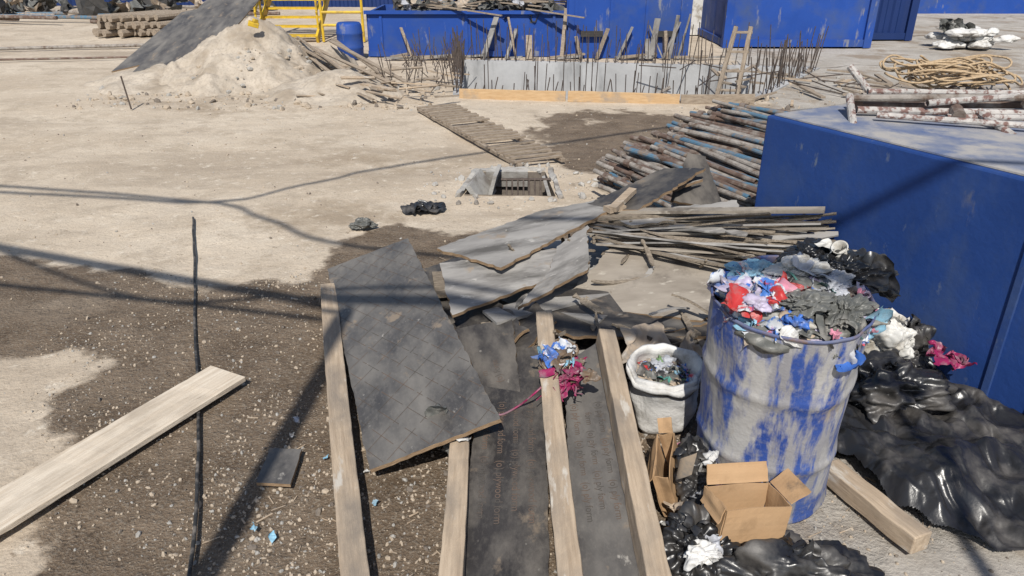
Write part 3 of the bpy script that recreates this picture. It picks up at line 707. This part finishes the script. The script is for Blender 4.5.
beam('timber_beam',(-1.13,4.13,.06),(-.42,1.45,.05),.095,.095)
beam('timber_beam',(-.215,2.50,.13),(-.2,1.4,.09),.08,.085)
beam('timber_beam',(.16,3.2,.35),(.2,1.4,.12),.08,.085,roll=.15)
beam('timber_beam',(.445,3.1,.30),(.465,1.4,.1),.08,.09,roll=-.1)
beam('timber_beam',(1.3,2.44,.045),(1.47,2.02,.045),.085,.08)
beam('wooden_plank',(-1.43,3.2,.035),(-2.3,1.55,.03),.24,.026,'plank',bevel=.003)
board('plywood_offcut',[(-1.03,2.37,.03),(-1.04,2.59,.035),(-.90,2.58,.035),(-.89,2.36,.03)],.015,'film',.002)
beam('timber_beam',(2.33,2.72,.02),(2.4,2.9,.5),.09,.05)
mb=MB(); P=smoothpts([(-2.55,5.6,.015),(-2.33,5.05,.014),(-2.05,4.35,.013),(-1.79,3.68,.013),(-1.52,3.03,.013),(-1.32,2.5,.013),(-1.18,2.1,.013),(-1.02,1.5,.013),(-1,.8,.013)],16)
P=[p+Vector((.006*noise.noise(Vector((i*.15,0,0))),0,max(-.005,gz(p.x,p.y))+.001)) for i,p in enumerate(P)]
stroke(mb,P,.008,8); mb.obj('garden_hose',['hose'],smooth=True)

def ink(par,line,rows,size,sp,rz=0,off=(0,0)):
    c=bpy.data.curves.new('printed_marks','FONT'); c.body='\n'.join((line[(k*7)%9:] if k%2 else line) for k in range(rows)); c.size=size; c.space_line=sp; c.align_x='CENTER'; c.align_y='CENTER'
    c.materials.append(M['print']); o=bpy.data.objects.new('printed_marks',c); COL.objects.link(o); o.parent=par
    o.location=(off[0],off[1],.0012); o.rotation_euler=(0,0,rz); return o
ink(D1,'(o) plywood form   '*2,4,.045,1.4,0,(-.1,-.0))
ink(D2,'(o) ply form   '*3,3,.04,1.3,0,(-.1,.0))
ink(D3,'(o) form',3,.045,1.3,0,(0,0))

# ------------------------------------------------------------------ drum
bot=Vector((1.01,2.44,0)); top=Vector((.97,2.31,.93)); ax=(top-bot).normalized()
rotd=Vector((0,0,1)).rotation_difference(ax).to_matrix()@Matrix.Diagonal((.96,.96,1.03)); 
ed=empty('rubbish_drum',bot)
mb=MB()
prof=[(0,0.01),(.262,0.01),(.272,0.0),(.276,.015),(.27,.03),(.27,.26),(.276,.275),(.279,.29),(.276,.305),(.271,.32),(.271,.56),(.277,.575),(.28,.59),(.277,.605),(.272,.62),(.274,.85)]
prof2=[(.274,.85),(.2785,.853),(.2805,.859),(.2785,.865),(.274,.865),(.270,.858),(.266,.5),(0,.49)]
seg=96
def dent(mb_,prof,m):
    vs=[];fs=[]
    for r,z in prof:
        for k in range(seg):
            t=2*math.pi*k/seg; q=Vector((math.cos(t)*1.3,math.sin(t)*1.3,z*2.4)); rr=r*(1+.07*noise.noise(q+Vector((4,2,1)))+.025*noise.noise(q*3)+.008*abs(fold(q,3,1.2)))
            vs.append(bot+Vector((0,0,.012))+rotd@Vector((rr*math.cos(t),rr*math.sin(t),z)))
    for i in range(len(prof)-1):
        for k in range(seg): j=(k+1)%seg; fs.append((i*seg+k,i*seg+j,(i+1)*seg+j,(i+1)*seg+k))
    mb_.add(vs,fs,m)
def densify(p,st=.025):
    out=[]
    for i in range(len(p)-1):
        a,b=p[i],p[i+1]; k=max(1,int(math.hypot(a[0]-b[0],a[1]-b[1])/st))
        out+=[(a[0]+(b[0]-a[0])*j/k,a[1]+(b[1]-a[1])*j/k) for j in range(k)]
    return out+[p[-1]]
dent(mb,densify(prof),0); dent(mb,densify(prof2),1)
mb.obj('drum_body',['drum','drumrim'],smooth=True,parent=ed)
MATS=['black','red','pink','cyan','tblue','paper','teal','tan','silver','green','lilac','dull','white','magenta','print_pack']
def heap(mb,c,rad,h,n_,wts,smin,smax,rot=None,puff=.35):
    for k in range(n_):
        r=rad*math.sqrt(R()); t=U(0,6.283); z=h*(1-(r/rad)**2)+U(-.03,.008)
        p=Vector((r*math.cos(t),r*math.sin(t),z)); 
        if rot is not None: p=rot@p
        m=random.choices(range(len(MATS)),wts)[0]; s=U(smin,smax)
        if R()<puff: blob(mb,Vector(c)+p,(s*U(.45,.7),s*U(.3,.5),s*U(.22,.36)),m,4,random.randrange(40),.5,U(0,6))
        else: crumple(mb,Vector(c)+p,s,m,n=14,amp=.42,rot=Euler((U(-.6,.6),U(-.6,.6),U(0,6.3))).to_matrix())
mb=MB()
tc_=bot+rotd@Vector((0,0,.815))
blob(mb,tc_+Vector((0,0,-.02)),(.235,.235,.10),11,5,3,.15)
#                                blk red pnk cyn tbl pap tea tan sil grn lil dul whi mag prt
heap(mb,tc_+Vector((.03,0,.0)),.235,.08,110,[3,.9,1.2,1.6,1.0,1.2,.6,2,2.5,.3,1.3,5,1.2,.4,3.2],.06,.14,rotd,.5)
for k in range(50):
    s=U(.045,.10); m=random.choice((3,3,4,14,14,14,1,10,14,4,2)); c=tc_+Vector((U(-.25,-.02),U(-.16,.12),U(.03,.10)))
    if R()<.4: blob(mb,c,(s*.6,s*.45,s*.35),m,4,k,.5,U(0,6))
    else: crumple(mb,c,s,m,n=12,amp=.4)
for k in range(9): crumple(mb,tc_+Vector((U(-.14,.0),U(-.10,.05),U(.08,.12))),U(.05,.09),random.choice((1,1,14,2,1)),n=12,amp=.4)
blob(mb,tc_+Vector((.0,-.12,.085)),(.09,.06,.035),11,6,5,.45,.4); blob(mb,tc_+Vector((.14,-.12,.06)),(.08,.06,.04),11,6,9,.5,1)
blob(mb,tc_+Vector((.05,.1,.11)),(.10,.06,.045),12,6,15,.45,.2); blob(mb,tc_+Vector((-.1,.12,.09)),(.08,.06,.04),3,6,17,.5,.7)
blob(mb,tc_+Vector((.13,.0,.085)),(.08,.06,.04),8,6,19,.5,.7)
def fz(a,b,c): return Euler((a,b,c)).to_matrix()
crumple(mb,tc_+Vector((.1,.05,.12)),.17,8,n=34,amp=.3,rot=fz(.3,.3,.9)); crumple(mb,tc_+Vector((-.07,-.02,.1)),.12,14,n=28,amp=.35,rot=fz(.3,-.2,.9))
crumple(mb,tc_+Vector((.06,-.16,.06)),.13,11,n=28,amp=.35,rot=fz(.5,.1,.2))
for k in range(9):
    t=(-2.8,-2.5,-2.2,-1.9,-1.3,-.9,-.6,-.35,-.1)[k]; crumple(mb,tc_+rotd@Vector((.25*math.cos(t),.25*math.sin(t),.06)),(.09,.06,.1,.06,.05,.08,.06,.09,.08)[k],(14,3,14,5,2,11,10,2,10)[k],n=16,amp=.4,rot=fz(.7,0,t+1.57))
mb.obj('rubbish',MATS,smooth=True,parent=ed)
mb=MB(); blob(mb,tc_+Vector((.26,.14,.09)),(.13,.10,.06),0,6,11,.45,.3); blob(mb,tc_+Vector((.18,.24,.08)),(.12,.1,.07),0,6,14,.45,.3)
for k in range(4): crumple(mb,tc_+Vector((U(.22,.36),U(.03,.2),U(.06,.11))),U(.12,.16),0,n=26,amp=.35)
mb.obj('black_bag',['black'],smooth=True,parent=ed)
mb=MB(); a=tc_+Vector((.24,.2,.12)); lathe(mb,[(0,0),(.018,0),(.027,.065),(.03,.067),(.025,.065),(.016,.01)],a,20,0,Euler((.5,-.5,0)).to_matrix()); crumple(mb,a+Vector((-.03,-.02,.02)),.09,0,n=26); mb.obj('paper_cup',['white'],smooth=True,parent=ed)

# ------------------------------------------------------------------ open woven sack full of rubbish
eb=empty('rubbish_sack',(.7,2.9,0)); rb=Euler((.12,-.05,0)).to_matrix(); cb=Vector((.69,2.86,.0))
mb=MB(); lathe(mb,densify([(0,0.01),(.12,0),(.15,.05),(.155,.14),(.145,.24),(.152,.285),(.168,.30),(.172,.285),(.158,.26),(.162,.31),(.15,.315),(.138,.29),(.13,.1)],.02),cb,90,0,rb,wob=.022); mb.obj('sack_body',['sack'],smooth=True,parent=eb)
mb=MB(); blob(mb,cb+rb@Vector((0,0,.2)),(.12,.12,.06),11,3,5,.15)
heap(mb,cb+rb@Vector((0,0,.245)),.125,.035,60,[3,.8,.5,.4,.8,1,1.4,5,1.6,1.4,.3,4,.6,.4,2.4],.03,.08,rb,.3)
mb.obj('contents',MATS,smooth=True,parent=eb)
mb=MB(); crumple(mb,(.64,3.08,.27),.24,0,n=34,amp=.25,rot=Euler((.3,0,.2)).to_matrix()); crumple(mb,(.84,3.04,.24),.22,0,n=34,amp=.28,rot=Euler((.4,0,.9)).to_matrix()); mb.obj('cement_bag_scrap',['tan'],smooth=True)

# ------------------------------------------------------------------ boxes
def carton(name,c,s,rz,tilt,flaps):
    e=empty(name,c); rot=(Euler((tilt[0],tilt[1],rz)).to_matrix()); mb=MB(); t=.004; sx,sy,sz=s; C=Vector(c)
    def sheet(p,sz_,r):
        # slightly warped card panel
        n_=8; ax=sorted(range(3),key=lambda i:-sz_[i])[:2]; th=[i for i in range(3) if i not in ax][0]; vs=[];fs=[]; sd=U(0,50)
        for side in (-.5,.5):
            for i in range(n_+1):
                for j in range(n_+1):
                    q=Vector((0,0,0)); q[ax[0]]=(i/n_-.5)*sz_[ax[0]]; q[ax[1]]=(j/n_-.5)*sz_[ax[1]]
                    q[th]=side*sz_[th]+.012*noise.noise(Vector((i/n_*1.6+sd,j/n_*1.6,0)))*(1 if name else 0)
                    vs.append(C+rot@(Vector(p)+(r@q if r is not None else q)))
        K=(n_+1)**2
        for i in range(n_):
            for j in range(n_):
                a=i*(n_+1)+j; fs.append((a,a+1,a+n_+2,a+n_+1)); fs.append((K+a,K+a+n_+1,K+a+n_+2,K+a+1))
        for j in range(n_):
            for (u,w) in ((j,j+1),(n_*(n_+1)+j,n_*(n_+1)+j+1),(j*(n_+1),(j+1)*(n_+1)),(j*(n_+1)+n_,(j+1)*(n_+1)+n_)): fs.append((u,w,K+w,K+u))
        mb.add(vs,fs,0)
    sheet((0,0,-sz/2),(sx,sy,t),None); sheet((0,-sy/2,0),(sx,t,sz),None); sheet((0,sy/2,0),(sx,t,sz),None); sheet((-sx/2,0,0),(t,sy,sz),None); sheet((sx/2,0,0),(t,sy,sz),None)
    for (side,ang,ln) in flaps:
        if side=='f': r=Matrix.Rotation(ang,3,'X'); p=Vector((0,-sy/2-.002,sz/2+.002))+r@Vector((0,-ln/2,0)); sheet(p,(sx-.004,ln,t),r)
        if side=='b': r=Matrix.Rotation(-ang,3,'X'); p=Vector((0,sy/2+.002,sz/2+.002))+r@Vector((0,ln/2,0)); sheet(p,(sx-.004,ln,t),r)
        if side=='l': r=Matrix.Rotation(-ang,3,'Y'); p=Vector((-sx/2-.002,0,sz/2+.002))+r@Vector((-ln/2,0,0)); sheet(p,(ln,sy-.004,t),r)
        if side=='r': r=Matrix.Rotation(ang,3,'Y'); p=Vector((sx/2+.002,0,sz/2+.002))+r@Vector((ln/2,0,0)); sheet(p,(ln,sy-.004,t),r)
    mb.obj('carton_panels',['card'],parent=e); return e
carton('cardboard_box',(.80,1.98,.19),(.24,.14,.20),.2,(-.1,.10),[('r',-.7,.08),('l',1.3,.06),('b',-1.1,.07)])
carton('cardboard_box',(.61,2.3,.13),(.06,.24,.20),-.3,(.12,-.3),[('l',1.0,.08),('b',-.8,.06)])
mb=MB()
vs=[];fs=[]
for i in range(13):
    t=i/12*2.4; 
    for j in range(2): vs.append(Vector((.66+.06*math.cos(t+2),2.16+.05*math.sin(t+2)-.03*j,.16+.12*j+.01*i)))
fs=[(2*i,2*i+1,2*i+3,2*i+2) for i in range(12)]
mb.add(vs,fs); mb.obj('cardboard_scrap',['tan'],smooth=True)
mb=MB()
for c,s,m in (((.72,2.22,.26),.09,0),((.76,2.16,.24),.08,1),((.69,2.1,.2),.07,2),((.6,2.12,.14),.08,3),((.9,2.14,.26),.07,4),((.56,2.05,.12),.06,0),((.66,1.86,.2),.06,2),((.6,2.5,.1),.08,3),((.66,2.45,.14),.09,4),((.70,2.5,.1),.09,1)): crumple(mb,c,s,m,n=18,amp=.35)
mb.obj('packaging_litter',['paper','pink','silver','tan','dull'],smooth=True)

# ------------------------------------------------------------------ bags
def bag(name,c,s,seed,mk='black',fd=.42,rot=0,knot=True,sub=6):
    mb=MB(); blob(mb,c,s,0,sub,seed,fd,rot,zmin=.003)
    if knot:
        tp=Vector(c)+Vector((0,0,s[2]*.8))
        for k in range(3): crumple(mb,tp+Vector((U(-.04,.04),U(-.04,.04),.01)),.11,0,n=20,amp=.4)
    return mb.obj(name,[mk],smooth=True)
bag('black_bin_bag',(.63,1.93,.1),(.13,.12,.12),1)
bag('black_bin_bag',(.95,1.82,.07),(.22,.16,.11),2)
bag('black_bin_bag',(.72,2.28,.12),(.1,.14,.13),3)
bag('black_bin_bag',(.80,2.02,.05),(.16,.12,.08),6,knot=False)
bag('dark_rag',(-.27,2.62,.12),(.07,.11,.07),4,'dull')
bag('black_bin_bag',(2.0,3.25,.14),(.15,.14,.13),7)
bag('black_bin_bag',(1.75,2.95,.10),(.22,.2,.14),10)
bag('white_sack',(1.80,3.16,.26),(.15,.07,.12),8,'white',.4,rot=-.6)
bag('grey_rag',(-1.15,5.4,.02),(.09,.06,.05),9,'dull',knot=False)
mb=MB(); 
for k in range(7): crumple(mb,(-.72+U(-.12,.12),5.86+U(-.07,.07),.02),.16,0,n=14,amp=.3,rot=Euler((0,0,U(0,6))).to_matrix())
mb.obj('black_plastic_scrap',['black'],smooth=True)
mb=MB(); blob(mb,(.62,1.82,.2),(.05,.035,.03),0,5,3,.5); crumple(mb,(.6,1.8,.2),.07,0,n=22); mb.obj('white_wrapper',['paper'],smooth=True)
mb=MB(); 
for k in range(4): crumple(mb,(2.05+U(-.05,.05),3.02+U(-.05,.05),.24),.08,0,n=18)
mb.obj('magenta_rag',['magenta'],smooth=True)
mb=MB(); n_=280; vs=[];fs=[]
for i in range(n_+1):
    for j in range(n_+1):
        u=i/n_*2-1; v=j/n_*2-1; x=1.88+u*.60-.12*v; y=2.68+v*.78
        q=Vector((x,y,1)); env=max(0,1-(u*u+v*v)**1.5)
        h=.11*env*(.6+1.1*noise.noise(Vector((x*2.2,y*2.2,4))))+.055*fold(q,1,2.6)+.05*fold(q,5,7)+.028*fold(q,9,16)+.03
        h=max(h*min(1,env*2.2+.15),0)+.006
        d=Vector((fold(q,2,4),fold(q,6,4),0))*.022
        vs.append((x+d.x,y+d.y,h))
def ok(u,v): return math.hypot(u,v)<.9+.16*noise.noise(Vector((u*2.2,v*2.2,3)))+.05*noise.noise(Vector((u*8,v*8,3)))
for i in range(n_):
    for j in range(n_):
        if ok(i/n_*2-1,j/n_*2-1): a=i*(n_+1)+j; fs.append((a,a+n_+1,a+n_+2,a+1))
mb.add(vs,fs); mb.obj('black_plastic_sheet',['black'],smooth=True)

# ------------------------------------------------------------------ rag tangle on the beam
mb=MB(); cR=Vector((.21,2.78,.33))
for k in range(16): crumple(mb,cR+Vector((U(-.09,.03),U(-.04,.14),U(-.01,.05))),U(.06,.11),random.choice((1,2,3,3,6,6,5)),n=14,amp=.4)
for k in range(18): crumple(mb,cR+Vector((U(-.03,.12),U(-.14,.10),U(-.04,.03))),U(.05,.1),random.choice((0,0,0,1)),n=16,amp=.4)
for k in range(7):
    P=[cR+Vector((U(-.03,.1),U(-.1,.05),.01))]
    d=Vector((U(-.02,.02),U(-.03,.0),0))
    for i in range(5): P.append(P[-1]+d+Vector((U(-.03,.03),U(-.03,.02),U(-.03,.01))))
    stroke(mb,smoothpts(P,4),U(.002,.005),6,0)
P=smoothpts([cR+Vector((0,-.03,.0)),(.1,2.66,.27),(.03,2.68,.19),(-.05,2.64,.17),(-.1,2.67,.18)],5); stroke(mb,P,.005,6,0)
mb.obj('rag_tangle',['magenta','brownc','tan','tblue','paper','cyan','print_pack'],smooth=True)
mb=MB()
for k in range(5): crumple(mb,(-.24+U(-.05,.08),2.55+U(-.1,.1),.18),.05,random.choice((0,1,2)),n=10)
for k in range(10): crumple(mb,(U(-1.1,-.5),U(1.9,2.9),.015),U(.015,.035),random.choice((0,1,2)),n=6)
mb.obj('small_litter',['cyan','paper','silver'],smooth=True)
mb=MB()
for k in range(260):
    x=U(-1.2,1.6);y=U(1.7,5.2)
    a=Vector((x,y,gz(x,y)+.004));t=U(0,3.14);L_=U(.015,.07); bar(mb,a,a+Vector((L_*math.cos(t),L_*math.sin(t),U(0,.01))),U(.002,.008),.002)
mb.obj('wood_splinters',['timber'])

# ------------------------------------------------------------------ scaffold and cables behind the viewpoint
e=empty('scaffold_frame',(-2,-.8,0)); mb=MB()
cyl(mb,(-1.3,-.75,0),(-1.3,-.75,5.1),.055,10); cyl(mb,(-4.8,.75,0),(-4.8,.75,5.3),.04,10)
cyl(mb,(-4.9,.8,5.0),(1.5,-1.55,5.0),.045,10); cyl(mb,(1.4,-1.5,0),(1.4,-1.5,5.2),.03,10)
cyl(mb,(-4.8,.75,4.3),(-1.3,-.4,4.7),.022,8)
mb.obj('tubes',['tubegrey'],parent=e)
e=empty('overhead_cables',(0,1,6)); mb=MB()
stroke(mb,smoothpts([(-9,1.3,6.2),(-4.4,.85,6),(-2.95,.7,5.95),(-2.2,1.25,6),(-.5,2.35,6.1),(9,7.0,6.5)],8),.026,6)
stroke(mb,smoothpts([(-9,1.9,6),(-3.5,.82,5.95),(-2.4,.3,5.9),(-1.2,-.4,5.9),(4,-1.6,6)],8),.026,6)
stroke(mb,smoothpts([(-4.8,.75,5.2),(-2.7,-.25,4.9),(-1.3,-.3,4.9),(1.4,-1.5,5.1)],8),.02,6)
mb.obj('cables',['hose'],parent=e)
mb=MB(); cyl(mb,(-9,1.6,0),(-9,1.6,6.5),.09,12,r2=.07); cyl(mb,(9,7,0),(9,7,6.7),.09,12,r2=.07); mb.obj('utility_poles',['oldwood'],parent=e)

# ------------------------------------------------------------------ light
EL=math.radians(48)
tow=Vector((-.08*math.cos(EL),-math.cos(EL),math.sin(EL))).normalized()
sd=bpy.data.lights.new('sun','SUN'); sd.energy=5.0; sd.angle=math.radians(.5); sd.color=(1,.955,.88)
so=bpy.data.objects.new('sun',sd); so.rotation_euler=tow.to_track_quat('Z','Y').to_euler(); so.location=(0,-5,10); COL.objects.link(so)
w=bpy.data.worlds.new('World'); sc.world=w; w.use_nodes=True; nt=w.node_tree
sk=nt.nodes.new('ShaderNodeTexSky'); sk.sky_type='NISHITA'; sk.sun_disc=False; sk.sun_elevation=EL; sk.sun_rotation=math.radians(180+4.6)
nt.links.new(sk.outputs[0],nt.nodes['Background'].inputs[0]); nt.nodes['Background'].inputs[1].default_value=.10
cd=bpy.data.cameras.new('camera'); cd.lens=740/1024*36; cd.sensor_width=36; cd.clip_end=600; cd.clip_start=.05
co=bpy.data.objects.new('camera',cd); co.location=(0,0,2.0); co.rotation_euler=(math.radians(65),0,0); COL.objects.link(co); sc.camera=co
sc.view_settings.view_transform='Standard'; sc.view_settings.look='None'; sc.view_settings.exposure=0
print('faces',sum(len(o.data.polygons) for o in bpy.data.objects if o.type=='MESH'))
